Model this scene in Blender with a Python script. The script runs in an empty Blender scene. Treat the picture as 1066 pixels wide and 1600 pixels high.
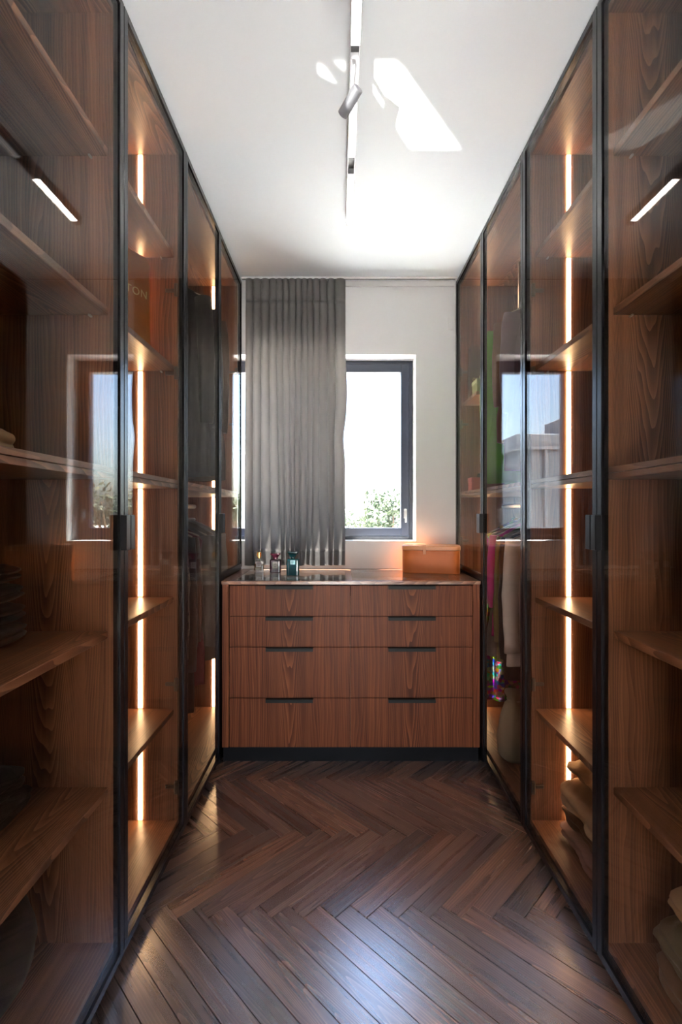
import bpy, bmesh, math, random
from mathutils import Vector, Matrix, noise

scene = bpy.context.scene
C = scene.collection
FP = 755.6                      # focal length in photo pixels (17 mm on a 36 mm tall frame)
EYE = 1.23
CEIL = 2.615
GL, GR = -0.582, 0.698          # outer planes of the left and right glass doors
YB = [0.781, 1.310, 1.839, 2.368, 2.897]   # door boundaries along the aisle
YWALL = 2.905
DF = 2.376                      # dresser front

# ------------------------------------------------------------------ camera, sky, sun, exposure
cam = bpy.data.cameras.new('camera')
cam.sensor_fit = 'VERTICAL'; cam.sensor_height = 36.0; cam.sensor_width = 24.0
cam.lens = 17.0
cam.shift_x = 3.0 / 1600.0
cam.clip_start = 0.02
camo = bpy.data.objects.new('camera', cam); C.objects.link(camo)
camo.location = (0, 0, EYE); camo.rotation_euler = (math.radians(90), 0, 0)
scene.camera = camo

world = bpy.data.worlds.new('sky'); scene.world = world
world.use_nodes = True
wn = world.node_tree; wn.nodes.clear()
wout = wn.nodes.new('ShaderNodeOutputWorld')
wbg = wn.nodes.new('ShaderNodeBackground')
wsky = wn.nodes.new('ShaderNodeTexSky')
wsky.sky_type = 'NISHITA'; wsky.sun_disc = False
wsky.sun_elevation = math.radians(58); wsky.sun_rotation = math.radians(210)
wsky.air_density = 1.0; wsky.dust_density = 4.0; wsky.ozone_density = 1.2
wn.links.new(wsky.outputs[0], wbg.inputs[0]); wn.links.new(wbg.outputs[0], wout.inputs[0])
wbg.inputs[1].default_value = 0.80

sun = bpy.data.lights.new('sun', 'SUN'); sun.energy = 40.0; sun.angle = math.radians(0.6)
sun.color = (1.0, 0.985, 0.955)
suno = bpy.data.objects.new('sun', sun); C.objects.link(suno)
# high sun from the left outside the window: lights the ground and just reaches the back of the worktop
suno.rotation_euler = Vector((0.25, -0.230, -0.95)).to_track_quat('-Z', 'Y').to_euler()
suno.location = (-4, 9, 14)

vs = scene.view_settings
vs.view_transform = 'Standard'; vs.look = 'None'; vs.gamma = 1.0
vs.use_curve_mapping = False
vs.exposure = 2.0
cy = scene.cycles
cy.max_bounces = 9; cy.diffuse_bounces = 4; cy.glossy_bounces = 4
cy.transparent_max_bounces = 24; cy.transmission_bounces = 2
cy.caustics_reflective = False; cy.caustics_refractive = False
cy.sample_clamp_indirect = 8.0
cy.use_denoising = True

# ------------------------------------------------------------------ helpers
WLOC = {}
def reg(o, v):
    WLOC[o.name] = Vector(v)
def wloc(o):
    return WLOC.get(o.name, Vector((0, 0, 0)))

def obj(name, bm, mat, parent=None, smooth=False):
    """link a bmesh (world coordinates) as one mesh object, origin at its bounding-box centre"""
    if isinstance(bm, bmesh.types.BMesh):
        me = bpy.data.meshes.new(name); bm.to_mesh(me); bm.free()
    else:
        me = bm
    lo = Vector((1e9,)*3); hi = Vector((-1e9,)*3)
    for v in me.vertices:
        for k in range(3):
            lo[k] = min(lo[k], v.co[k]); hi[k] = max(hi[k], v.co[k])
    c = (lo + hi) / 2
    if parent is None:
        c.z = lo.z
    me.transform(Matrix.Translation(-c))
    if smooth:
        for p in me.polygons: p.use_smooth = True
    me.materials.clear(); me.materials.append(mat)
    o = bpy.data.objects.new(name, me); C.objects.link(o)
    reg(o, c)
    if parent is not None:
        o.parent = parent
        o.location = c - wloc(parent)
    else:
        o.location = c
    return o

def tag(o, label, cat, group=None):
    o['label'] = label; o['category'] = cat
    if group: o['group'] = group
    return o
def thing(name, loc, label, cat, group=None):
    o = bpy.data.objects.new(name, None); C.objects.link(o)
    o.location = loc; o.empty_display_size = 0.05
    reg(o, loc)
    return tag(o, label, cat, group)
def struct(o):
    o['kind'] = 'structure'; return o

def add_box(bm, x0, x1, y0, y1, z0, z1, bev=0.0):
    if x1 < x0: x0, x1 = x1, x0
    if y1 < y0: y0, y1 = y1, y0
    if z1 < z0: z0, z1 = z1, z0
    vs_ = [bm.verts.new((x, y, z)) for x in (x0, x1) for y in (y0, y1) for z in (z0, z1)]
    fs = []
    for idx in ((0, 1, 3, 2), (4, 6, 7, 5), (0, 4, 5, 1), (2, 3, 7, 6), (0, 2, 6, 4), (1, 5, 7, 3)):
        fs.append(bm.faces.new([vs_[i] for i in idx]))
    if bev > 0:
        es = list({e for f in fs for e in f.edges})
        bmesh.ops.bevel(bm, geom=es, offset=bev, segments=1, affect='EDGES', profile=0.5)
    return fs
def box(x0, x1, y0, y1, z0, z1, bev=0.0):
    bm = bmesh.new(); add_box(bm, x0, x1, y0, y1, z0, z1, bev); return bm

def add_tube(bm, pts, r, n=10, cap=True):
    pts = [Vector(p) for p in pts]
    rr = r if isinstance(r, (list, tuple)) else [r]*len(pts)
    rings = []
    prev = None
    for i, p in enumerate(pts):
        a = pts[max(i-1, 0)]; b = pts[min(i+1, len(pts)-1)]
        t = (b - a).normalized()
        up = Vector((0, 0, 1)) if abs(t.z) < 0.95 else Vector((1, 0, 0))
        if prev is not None:
            up = prev
        s = t.cross(up)
        if s.length < 1e-5: s = t.cross(Vector((0, 1, 0)))
        s.normalize(); u = s.cross(t).normalized(); prev = u
        rings.append([bm.verts.new(p + (s*math.cos(k*2*math.pi/n) + u*math.sin(k*2*math.pi/n))*rr[i]) for k in range(n)])
    for i in range(len(rings)-1):
        for k in range(n):
            bm.faces.new((rings[i][k], rings[i][(k+1) % n], rings[i+1][(k+1) % n], rings[i+1][k]))
    if cap:
        bm.faces.new(rings[0][::-1]); bm.faces.new(rings[-1])
def tube(pts, r, n=10):
    bm = bmesh.new(); add_tube(bm, pts, r, n); return bm

def lathe(profile, cx, cy_, n=24, sx=1.0, sy=1.0, rot=0.0, power=2.0):
    """stack of (superelliptic) rings; profile = [(radius, z)...]"""
    bm = bmesh.new(); rings = []
    for r, z in profile:
        ring = []
        for k in range(n):
            a = 2*math.pi*k/n
            c, s = math.cos(a), math.sin(a)
            x = math.copysign(abs(c)**(2/power), c)*r*sx
            y = math.copysign(abs(s)**(2/power), s)*r*sy
            ring.append(bm.verts.new((cx + x*math.cos(rot) - y*math.sin(rot), cy_ + x*math.sin(rot) + y*math.cos(rot), z)))
        rings.append(ring)
    for i in range(len(rings)-1):
        for k in range(n):
            bm.faces.new((rings[i][k], rings[i][(k+1) % n], rings[i+1][(k+1) % n], rings[i+1][k]))
    bm.faces.new(rings[0][::-1]); bm.faces.new(rings[-1])
    return bm

# ------------------------------------------------------------------ materials
class NT:
    def __init__(self, name):
        self.m = bpy.data.materials.new(name); self.m.use_nodes = True
        self.t = self.m.node_tree; self.t.nodes.clear()
        self.out = self.t.nodes.new('ShaderNodeOutputMaterial')
    def n(self, typ, **kw):
        nd = self.t.nodes.new(typ)
        for k, v in kw.items(): setattr(nd, k, v)
        return nd
    def l(self, a, b): self.t.links.new(a, b)
    def math(self, op, a, b=None, c=None):
        nd = self.n('ShaderNodeMath', operation=op)
        for i, v in enumerate((a, b, c)):
            if v is None: continue
            if isinstance(v, (int, float)): nd.inputs[i].default_value = v
            else: self.l(v, nd.inputs[i])
        return nd.outputs[0]
    def mixf(self, f, a, b):
        nd = self.n('ShaderNodeMix', data_type='FLOAT')
        for i, v in ((0, f), (2, a), (3, b)):
            if isinstance(v, (int, float)): nd.inputs[i].default_value = v
            else: self.l(v, nd.inputs[i])
        return nd.outputs[0]
    def mixc(self, f, a, b, mode='MIX'):
        nd = self.n('ShaderNodeMix', data_type='RGBA', blend_type=mode)
        for i, v in ((0, f), (6, a), (7, b)):
            if isinstance(v, (int, float)): nd.inputs[i].default_value = v
            elif isinstance(v, tuple): nd.inputs[i].default_value = (*v, 1.0)
            else: self.l(v, nd.inputs[i])
        return nd.outputs[2]
    def comb(self, x, y, z):
        nd = self.n('ShaderNodeCombineXYZ')
        for i, v in enumerate((x, y, z)):
            if isinstance(v, (int, float)): nd.inputs[i].default_value = v
            else: self.l(v, nd.inputs[i])
        return nd.outputs[0]
    def noise(self, vec, scale, detail=2.0, rough=0.5, dist=0.0):
        nd = self.n('ShaderNodeTexNoise')
        nd.inputs['Scale'].default_value = scale; nd.inputs['Detail'].default_value = detail
        nd.inputs['Roughness'].default_value = rough; nd.inputs['Distortion'].default_value = dist
        if vec is not None: self.l(vec, nd.inputs['Vector'])
        return nd.outputs[0]
    def bsdf(self, col=None, rough=0.5, spec=0.5, metal=0.0, **kw):
        p = self.n('ShaderNodeBsdfPrincipled')
        if col is not None:
            if isinstance(col, tuple): p.inputs['Base Color'].default_value = (*col, 1.0)
            else: self.l(col, p.inputs['Base Color'])
        if isinstance(rough, (int, float)): p.inputs['Roughness'].default_value = rough
        else: self.l(rough, p.inputs['Roughness'])
        p.inputs['Specular IOR Level'].default_value = spec
        p.inputs['Metallic'].default_value = metal
        self.l(p.outputs[0], self.out.inputs[0])
        return p
    def bump(self, p, h, strength, dist=0.002):
        b = self.n('ShaderNodeBump'); b.inputs['Strength'].default_value = strength
        b.inputs['Distance'].default_value = dist
        self.l(h, b.inputs['Height']); self.l(b.outputs[0], p.inputs['Normal'])

def wood(name, A, G, strip, dark, mid, light, coords='pos', rings=13.0, rough=0.38, spec=0.45,
         rand=True, tone=0.35, seed=0.0, cath_at=None, coat=0.0, bump=0.08):
    """walnut veneer: A = axis across the grain, G = axis along it"""
    t = NT(name)
    if coords == 'pos':
        src = t.n('ShaderNodeNewGeometry').outputs['Position']
    else:
        src = t.n('ShaderNodeTexCoord').outputs['Object']
    info = t.n('ShaderNodeObjectInfo').outputs['Random']
    sp = t.n('ShaderNodeSeparateXYZ'); t.l(src, sp.inputs[0])
    ax = {'X': 0, 'Y': 1, 'Z': 2}
    a = sp.outputs[ax[A]]; g = sp.outputs[ax[G]]
    o = sp.outputs[3 - ax[A] - ax[G]]
    if rand:
        a2 = t.math('ADD', a, t.math('MULTIPLY', info, 17.31))
        g2 = t.math('ADD', g, t.math('MULTIPLY', info, 9.73))
    else:
        a2 = t.math('ADD', a, seed); g2 = g
    wv = t.comb(t.math('MULTIPLY', a2, 7.0), t.math('MULTIPLY', g2, 0.9), t.math('MULTIPLY', o, 5.0))
    n = t.math('SUBTRACT', t.noise(wv, 1.0, 3.0, 0.55), 0.5)
    q = t.math('DIVIDE', a2, strip)
    idx = t.math('FLOOR', q); c = t.math('SUBTRACT', t.math('FRACT', q), 0.5)
    wnz = t.n('ShaderNodeTexWhiteNoise', noise_dimensions='1D'); t.l(t.math('ADD', idx, 3.7), wnz.inputs['W'])
    rnd = wnz.outputs['Value']
    c_off = t.math('ADD', c, t.math('MULTIPLY', t.math('SUBTRACT', rnd, 0.5), 0.35 if cath_at is None else 0.0))
    c2 = t.math('MULTIPLY', c_off, c_off)
    cath = t.math('ADD', t.math('SUBTRACT', t.math('MULTIPLY', c2, 5.5), t.math('MULTIPLY', g2, 0.85)), t.math('MULTIPLY', n, 0.9))
    strt = t.math('ADD', t.math('MULTIPLY', c, 1.7), t.math('MULTIPLY', n, 0.9))
    if cath_at is None:
        isc = t.math('GREATER_THAN', rnd, 0.5)
    else:
        isc = t.math('COMPARE', t.math('MODULO', t.math('ADD', idx, 300.0), 3.0), float(cath_at), 0.1)
    v = t.math('MULTIPLY', t.mixf(isc, strt, cath), rings)
    ring = t.math('FRACT', v)
    ring = t.math('POWER', ring, 1.6)
    fib = t.noise(t.comb(t.math('MULTIPLY', a2, 230.0), t.math('MULTIPLY', g2, 5.0), t.math('MULTIPLY', o, 230.0)), 1.0, 3.0, 0.6)
    fib2 = t.noise(t.comb(t.math('MULTIPLY', a2, 48.0), t.math('MULTIPLY', g2, 1.3), t.math('MULTIPLY', o, 48.0)), 1.0, 2.0, 0.5)
    rw = t.mixf(isc, 0.25, 0.44)
    rt = t.math('ADD', t.math('MULTIPLY', ring, rw), t.math('MULTIPLY', t.math('SUBTRACT', 0.42, rw), 0.385))
    f = t.math('ADD', t.math('ADD', rt, t.math('MULTIPLY', fib, 0.22)), t.math('MULTIPLY', fib2, 0.58))
    f = t.math('SUBTRACT', f, 0.06)
    ramp = t.n('ShaderNodeValToRGB')
    e = ramp.color_ramp.elements
    e[0].position = 0.30; e[0].color = (*dark, 1)
    e[1].position = 0.80; e[1].color = (*light, 1)
    k = e.new(0.52); k.color = (*mid, 1)
    t.l(f, ramp.inputs[0])
    tv = t.math('ADD', 1.0 - tone*0.5, t.math('MULTIPLY', rnd, tone))
    if coords == 'obj':
        wn2 = t.n('ShaderNodeTexWhiteNoise', noise_dimensions='1D'); t.l(t.math('MULTIPLY', info, 91.7), wn2.inputs['W'])
        tv = t.math('ADD', 1.0 - tone*0.5, t.math('MULTIPLY', wn2.outputs['Value'], tone))
    cv = t.comb(tv, tv, tv)
    col = t.mixc(1.0, ramp.outputs[0], cv, 'MULTIPLY')
    if coords == 'obj':
        hs = t.n('ShaderNodeHueSaturation')
        t.l(t.math('ADD', 0.75, t.math('MULTIPLY', wn2.outputs['Value'], 0.3)), hs.inputs['Saturation'])
        t.l(col, hs.inputs['Color']); col = hs.outputs[0]
    rg = t.math('ADD', rough - 0.06, t.math('MULTIPLY', fib2, 0.14))
    p = t.bsdf(col, rg, spec)
    p.inputs['Coat Weight'].default_value = coat; p.inputs['Coat Roughness'].default_value = 0.27; p.inputs['Coat IOR'].default_value = 2.7
    t.bump(p, f, bump, 0.0015)
    return t.m

def plain(name, col, rough=0.5, spec=0.5, metal=0.0, var=0.0, scale=8.0, bump=0.0, bscale=200.0):
    t = NT(name)
    c = col
    if var > 0:
        src = t.n('ShaderNodeTexCoord').outputs['Object']
        n = t.noise(src, scale, 4.0, 0.55)
        c = t.mixc(n, tuple(max(0, k*(1-var)) for k in col), tuple(min(1, k*(1+var)) for k in col))
    p = t.bsdf(c, rough, spec, metal)
    if bump > 0:
        src = t.n('ShaderNodeTexCoord').outputs['Object']
        t.bump(p, t.noise(src, bscale, 3.0), bump, 0.003)
    return t.m

def emit(name, col, strength):
    t = NT(name)
    e = t.n('ShaderNodeEmission'); e.inputs[0].default_value = (*col, 1); e.inputs[1].default_value = strength
    t.l(e.outputs[0], t.out.inputs[0]); return t.m

def sheet_glass(name, tint, f0=0.045, rough=0.0, gain=1.0):
    """thin sheet of glass: see-through tint and a Fresnel mirror, the same from either face"""
    t = NT(name)
    geo = t.n('ShaderNodeNewGeometry')
    dp = t.n('ShaderNodeVectorMath', operation='DOT_PRODUCT')
    t.l(geo.outputs['Normal'], dp.inputs[0]); t.l(geo.outputs['Incoming'], dp.inputs[1])
    cosv = t.math('ABSOLUTE', dp.outputs['Value'])
    om = t.math('SUBTRACT', 1.0, cosv)
    f = t.math('ADD', f0, t.math('MULTIPLY', t.math('POWER', om, 5.0), (1.0 - f0)*gain))
    f = t.math('MINIMUM', f, 0.95)
    tr = t.n('ShaderNodeBsdfTransparent'); tr.inputs[0].default_value = (*tint, 1)
    gl = t.n('ShaderNodeBsdfGlossy'); gl.inputs['Roughness'].default_value = rough
    gl.inputs[0].default_value = (1, 1, 1, 1)
    mx = t.n('ShaderNodeMixShader')
    t.l(f, mx.inputs[0]); t.l(tr.outputs[0], mx.inputs[1]); t.l(gl.outputs[0], mx.inputs[2])
    t.l(mx.outputs[0], t.out.inputs[0])
    return t.m

def cloth(name, col, trans=0.0, weave=900.0, var=0.15, rough=0.9, stripes=None):
    t = NT(name)
    src = t.n('ShaderNodeTexCoord').outputs['Object']
    n = t.noise(src, 14.0, 4.0, 0.6)
    c = t.mixc(n, tuple(k*(1-var) for k in col), tuple(min(1, k*(1+var)) for k in col))
    if stripes:
        vor = t.n('ShaderNodeTexVoronoi'); vor.inputs['Scale'].default_value = stripes[1]
        t.l(src, vor.inputs['Vector'])
        c = t.mixc(t.math('LESS_THAN', vor.outputs['Distance'], stripes[2]), c, stripes[0])
    p = t.bsdf(c, rough, 0.2)
    p.inputs['Sheen Weight'].default_value = 0.15
    t.bump(p, t.noise(src, weave, 2.0), 0.15, 0.001)
    if trans > 0:
        tl = t.n('ShaderNodeBsdfTranslucent'); 
        t.l(c, tl.inputs[0])
        mx = t.n('ShaderNodeMixShader'); mx.inputs[0].default_value = trans
        t.l(p.outputs[0], mx.inputs[1]); t.l(tl.outputs[0], mx.inputs[2])
        t.l(mx.outputs[0], t.out.inputs[0])
    return t.m

WD, WM_, WL = (0.110, 0.043, 0.021), (0.230, 0.098, 0.049), (0.360, 0.170, 0.090)
M = {}
M['wood_xz'] = wood('walnut_panel', 'X', 'Z', 0.20, WD, WM_, WL)
M['wood_yz'] = wood('walnut_back', 'Y', 'Z', 0.22, WD, WM_, WL)
M['wood_xy'] = wood('walnut_shelf', 'X', 'Y', 0.20, WD, WM_, WL, rough=0.34)
M['wood_front'] = wood('walnut_drawer', 'X', 'Z', 0.1985, (0.085, 0.020, 0.007), (0.180, 0.048, 0.017), (0.30, 0.095, 0.036),
                       rand=False, seed=0.54, cath_at=1, tone=0.15, rough=0.45, spec=0.25, rings=9.0)
M['wood_top'] = wood('walnut_worktop', 'Y', 'X', 0.20, WD, WM_, WL, rough=0.22, spec=0.6)
M['plank'] = wood('walnut_plank', 'Y', 'X', 0.11, (0.062, 0.024, 0.014), (0.130, 0.054, 0.030), (0.25, 0.118, 0.066),
                  coords='obj', rings=9.0, rough=0.27, spec=1.0, tone=1.15, coat=1.0, bump=0.02)
M['slab'] = plain('dark_subfloor', (0.03, 0.016, 0.01), 0.6)
M['wall'] = plain('white_plaster', (0.80, 0.79, 0.77), 0.85, 0.3, var=0.02, bump=0.05, bscale=160)
M['ceil'] = plain('white_ceiling', (0.81, 0.855, 0.875), 0.9, 0.2, var=0.01)
M['black'] = plain('black_aluminium', (0.006, 0.006, 0.007), 0.26, 0.35, var=0.1, scale=30)
M['plinth'] = plain('black_plinth', (0.004, 0.004, 0.005), 0.5, 0.15)
M['handle'] = plain('black_handle_metal', (0.005, 0.005, 0.006), 0.3, 0.35)
M['pull'] = plain('bronze_black_pull', (0.010, 0.009, 0.007), 0.45, 0.25)
M['steel'] = plain('nickel', (0.55, 0.53, 0.50), 0.28, 0.5, 1.0)
M['hinge'] = plain('dark_nickel', (0.16, 0.145, 0.13), 0.35, 0.5, 1.0)
M['glass'] = sheet_glass('smoked_bronze_glass', (0.88, 0.845, 0.805), 0.024, gain=0.32)
M['pane'] = sheet_glass('window_pane_glass', (0.97, 0.98, 0.98), 0.02)
M['topglass'] = sheet_glass('clear_worktop_glass', (0.88, 0.90, 0.89), 0.045)
M['felt'] = plain('dark_felt', (0.03, 0.027, 0.026), 0.95, 0.1)
M['winframe'] = plain('anthracite_frame', (0.018, 0.024, 0.042), 0.35, 0.5)
M['white'] = plain('white_lacquer', (0.80, 0.79, 0.76), 0.4, 0.4)
M['led'] = emit('warm_led', (1.0, 0.66, 0.36), 8.0)
M['bar'] = emit('white_light_bar', (1.0, 0.95, 0.90), 15.0)
M['bar_dim'] = emit('dim_light_bar', (1.0, 0.97, 0.95), 0.35)
M['track'] = plain('silver_track', (0.30, 0.30, 0.31), 0.4, 0.4, 0.5)
M['trackdark'] = plain('track_slot', (0.03, 0.03, 0.03), 0.5)
M['spot'] = plain('grey_spot_metal', (0.17, 0.175, 0.19), 0.45, 0.4, 0.2)
M['curtain'] = cloth('grey_beige_linen', (0.250, 0.236, 0.224), 0.05, 1400, 0.03)
M['hem'] = cloth('grey_beige_linen_hem', (0.220, 0.210, 0.202), 0.05, 1400, 0.03)

# ------------------------------------------------------------------ room shell
XL, XR = -1.24, 1.36
YBACK = -1.6
XLB = -2.75
bm = box(XLB, XR + 0.1, YBACK - 0.1, YWALL + 0.2, -0.10, -0.012)
floor = struct(obj('floor', bm, M['slab']))
bm = box(XLB, XR + 0.1, YBACK - 0.1, YWALL + 0.2, CEIL, CEIL + 0.12)
struct(obj('ceiling', bm, M['ceil']))
struct(obj('wall_right', box(XR, XR + 0.1, YBACK, YWALL, -0.012, CEIL), M['wall']))
bm = box(XL - 0.1, XL, 0.70, YWALL, -0.012, CEIL)
add_box(bm, XLB, XL - 0.1, 0.70, 0.80, -0.012, CEIL)
add_box(bm, XLB - 0.1, XLB, YBACK, 0.80, -0.012, CEIL)
struct(obj('wall_left', bm, M['wall']))
# window wall
WX0, WX1, WZ0, WZ1 = -0.780, 0.461, 1.057, 2.176
bm = bmesh.new()
add_box(bm, XL - 0.1, WX0, YWALL, YWALL + 0.2, -0.012, CEIL)
add_box(bm, WX1, XR + 0.1, YWALL, YWALL + 0.2, -0.012, CEIL)
add_box(bm, WX0, WX1, YWALL, YWALL + 0.2, -0.012, WZ0)
add_box(bm, WX0, WX1, YWALL, YWALL + 0.2, WZ1, CEIL)
struct(obj('wall_front', bm, M['wall']))

# wall behind the camera; cut-outs added to shape the light patches on the ceiling
SPOT = Vector((0.24 - 12*0.71, 1.665 - 12, CEIL - 12*0.60))
def ceil_pt(px, py):
    d = (CEIL - EYE)*FP/(800 - py)
    return ((px - 530)*d/FP, d)
def to_wall(p):
    P = Vector((p[0], p[1], CEIL)); k = (YBACK - SPOT.y)/(P.y - SPOT.y)
    q = SPOT + (P - SPOT)*k
    return (q.x, q.z)
patches = [
    [(545, 91), (618, 91), (630, 99), (725, 235), (641, 235)],
    [(403, 98), (441, 100), (458, 139), (427, 118)],
    [(496, 97), (507, 99), (531, 136), (495, 119)],
    [(521, 92), (540, 92), (540, 113), (527, 106)],
]
cu = bpy.data.curves.new('wall_back', 'CURVE'); cu.dimensions = '2D'; cu.fill_mode = 'BOTH'
def poly(pts):
    s = cu.splines.new('POLY'); s.points.add(len(pts) - 1)
    for i, p in enumerate(pts): s.points[i].co = (p[0], p[1], 0, 1)
    s.use_cyclic_u = True
poly([(XLB, -0.012), (XR, -0.012), (XR, CEIL), (XLB, CEIL)])
poly([(-0.36, 0.02), (0.44, 0.02), (0.44, 1.75), (-0.36, 1.75)])   # invented opening, lets in fill light from the added terrace
for pt in patches: poly([to_wall(ceil_pt(*q)) for q in pt])
cu.extrude = 0.004
tmp = bpy.data.objects.new('tmp_curve', cu); C.objects.link(tmp)
dg = bpy.context.evaluated_depsgraph_get()
me = bpy.data.meshes.new_from_object(tmp.evaluated_get(dg))
bpy.data.objects.remove(tmp)
me.transform(Matrix.Rotation(math.radians(90), 4, 'X')); me.transform(Matrix.Translation((0, YBACK, 0)))
struct(obj('wall_back', me, M['wall']))
gl_ = bpy.data.lights.new('added_patch_spot', 'SPOT'); gl_.energy = 9000; gl_.spot_size = math.radians(9); gl_.spot_blend = 0.1  # added spot lamp, throws the ceiling patches through the wall cut-outs
gl_.shadow_soft_size = 0.016; gl_.color = (1.0, 0.97, 0.92)
glo = bpy.data.objects.new('added_patch_spot', gl_); C.objects.link(glo); glo.location = SPOT
glo.rotation_euler = (Vector((0.1, 1.65, CEIL)) - SPOT).to_track_quat('-Z', 'Y').to_euler()

# window: outer frame, two sashes with panes and a handle
FY0, FY1 = 3.030, 3.085
win = struct(bpy.data.objects.new('window_1', None)); C.objects.link(win)
win.location = ((WX0 + WX1)/2, FY0, WZ0); reg(win, win.location)
def ring_frame(bm, x0, x1, z0, z1, w, y0, y1, bev=0.002):
    add_box(bm, x0, x0 + w, y0, y1, z0, z1, bev); add_box(bm, x1 - w, x1, y0, y1, z0, z1, bev)
    add_box(bm, x0 + w, x1 - w, y0, y1, z0, z0 + w, bev); add_box(bm, x0 + w, x1 - w, y0, y1, z1 - w, z1, bev)
bm = bmesh.new(); ring_frame(bm, WX0, WX1, WZ0, WZ1, 0.022, FY0, FY1)
add_box(bm, -0.075, -0.045, FY0, FY1, WZ0 + .022, WZ1 - .022, 0.002)
obj('outer_frame', bm, M['winframe'], win)
for (a, b) in ((WX0 + 0.024, -0.077), (-0.043, WX1 - 0.024)):
    bm = bmesh.new(); ring_frame(bm, a, b, WZ0 + 0.024, WZ1 - 0.024, 0.050, FY0 - 0.012, FY1 - 0.012)
    sash = obj('sash', bm, M['winframe'], win)
    obj('window_pane', box(a + 0.048, b - 0.048, 3.045, 3.050, WZ0 + 0.072, WZ1 - 0.072), M['pane'], sash)
    if a > -0.1:
        bm = box(b - 0.033, b - 0.017, FY0 - 0.018, FY0 - 0.012, 1.19, 1.25, 0.002)
        add_box(bm, b - 0.031, b - 0.019, FY0 - 0.045, FY0 - 0.018, 1.236, 1.246, 0.002)
        add_box(bm, b - 0.031, b - 0.019, FY0 - 0.050, FY0 - 0.040, 1.165, 1.250, 0.003)
        obj('window_handle', bm, M['steel'], sash)
# light portal across the opening (sampling aid for the sky, emits nothing of its own)
pl = bpy.data.lights.new('window_portal', 'AREA'); pl.shape = 'RECTANGLE'; pl.size = WX1 - WX0; pl.size_y = WZ1 - WZ0
pl.cycles.is_portal = True
plo = bpy.data.objects.new('window_portal', pl); C.objects.link(plo)
plo.location = ((WX0 + WX1)/2, YWALL + 0.21, (WZ0 + WZ1)/2); plo.rotation_euler = (math.radians(-90), 0, 0)

# ------------------------------------------------------------------ herringbone floor
PW, PL = 0.0677, 0.519
HX, HY = -0.4917, 1.465
def clip(poly_, xmin, xmax, ymin, ymax):
    def cut(pts, inside, inter):
        out = []
        for i in range(len(pts)):
            a, b = pts[i-1], pts[i]
            ia, ib = inside(a), inside(b)
            if ia != ib: out.append(inter(a, b))
            if ib: out.append(b)
        return out
    def ix(v):
        return lambda a, b: (v, a[1] + (b[1]-a[1])*(v-a[0])/(b[0]-a[0]))
    def iy(v):
        return lambda a, b: (a[0] + (b[0]-a[0])*(v-a[1])/(b[1]-a[1]), v)
    p = poly_
    for ins, it in ((lambda q: q[0] >= xmin, ix(xmin)), (lambda q: q[0] <= xmax, ix(xmax)),
                    (lambda q: q[1] >= ymin, iy(ymin)), (lambda q: q[1] <= ymax, iy(ymax))):
        p = cut(p, ins, it)
        if len(p) < 3: return []
    return p
def area(p):
    return abs(sum(p[i-1][0]*p[i][1] - p[i][0]*p[i-1][1] for i in range(len(p))))/2
S2 = math.sqrt(0.5)
def uv2xy(u, v): return (HX + (u + v)*S2, HY + (v - u)*S2)
FX0, FX1, FYA, FYB = -0.640, 0.755, -0.25, 2.45
def plank(u0, u1, v0, v1, along):
    g = 0.0011
    u0 += g; u1 -= g; v0 += g; v1 -= g
    P = [uv2xy(*q) for q in ((u0, v0), (u1, v0), (u1, v1), (u0, v1))]
    p = clip(P, FX0, FX1, FYA, FYB)
    if len(p) < 3 or area(p) < 4e-4: return
    cx = sum(q[0] for q in P)/4; cyy = sum(q[1] for q in P)/4
    rot = -math.pi/4 if along == 'u' else math.pi/4
    loc = []
    for q in p:
        dx, dy = q[0]-cx, q[1]-cyy
        loc.append((dx*math.cos(-rot) - dy*math.sin(-rot), dx*math.sin(-rot) + dy*math.cos(-rot)))
    ar = sum(loc[i-1][0]*loc[i][1] - loc[i][0]*loc[i-1][1] for i in range(len(loc)))
    if ar < 0: loc = loc[::-1]
    bm = bmesh.new()
    n = len(loc); mx = sum(q[0] for q in loc)/n; my = sum(q[1] for q in loc)/n
    def ins(q, e):
        d = math.hypot(q[0]-mx, q[1]-my); k = max(0.0, 1 - e/max(d, 1e-4))
        return (mx + (q[0]-mx)*k, my + (q[1]-my)*k)
    dz = random.uniform(-0.0002, 0.0002)
    b = [bm.verts.new((q[0], q[1], -0.012)) for q in loc]
    m_ = [bm.verts.new((q[0], q[1], -0.0007 + dz)) for q in loc]
    tq = [ins(q, 0.0010) for q in loc]
    t_ = [bm.verts.new((q[0], q[1], dz)) for q in tq]
    for i in range(n):
        j = (i+1) % n
        bm.faces.new((b[i], b[j], m_[j], m_[i])); bm.faces.new((m_[i], m_[j], t_[j], t_[i]))
    bm.faces.new(t_); bm.faces.new(b[::-1])
    me = bpy.data.meshes.new('plank'); bm.to_mesh(me); bm.free(); me.materials.append(M['plank'])
    o = bpy.data.objects.new('plank', me); C.objects.link(o)
    o.parent = floor; o.location = Vector((cx, cyy, 0)) - wloc(floor); o.rotation_euler = (0, 0, rot)
random.seed(4)
for r in range(-4, 6):
    for k in range(-30, 40):
        ou, ov = r*PL, -r*PL
        plank(ou + k*PW, ou + k*PW + PL, ov + k*PW, ov + (k+1)*PW, 'u')
        plank(ou + k*PW + PL, ou + (k+1)*PW + PL, ov + (k+1)*PW - PL, ov + (k+1)*PW, 'v')

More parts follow.
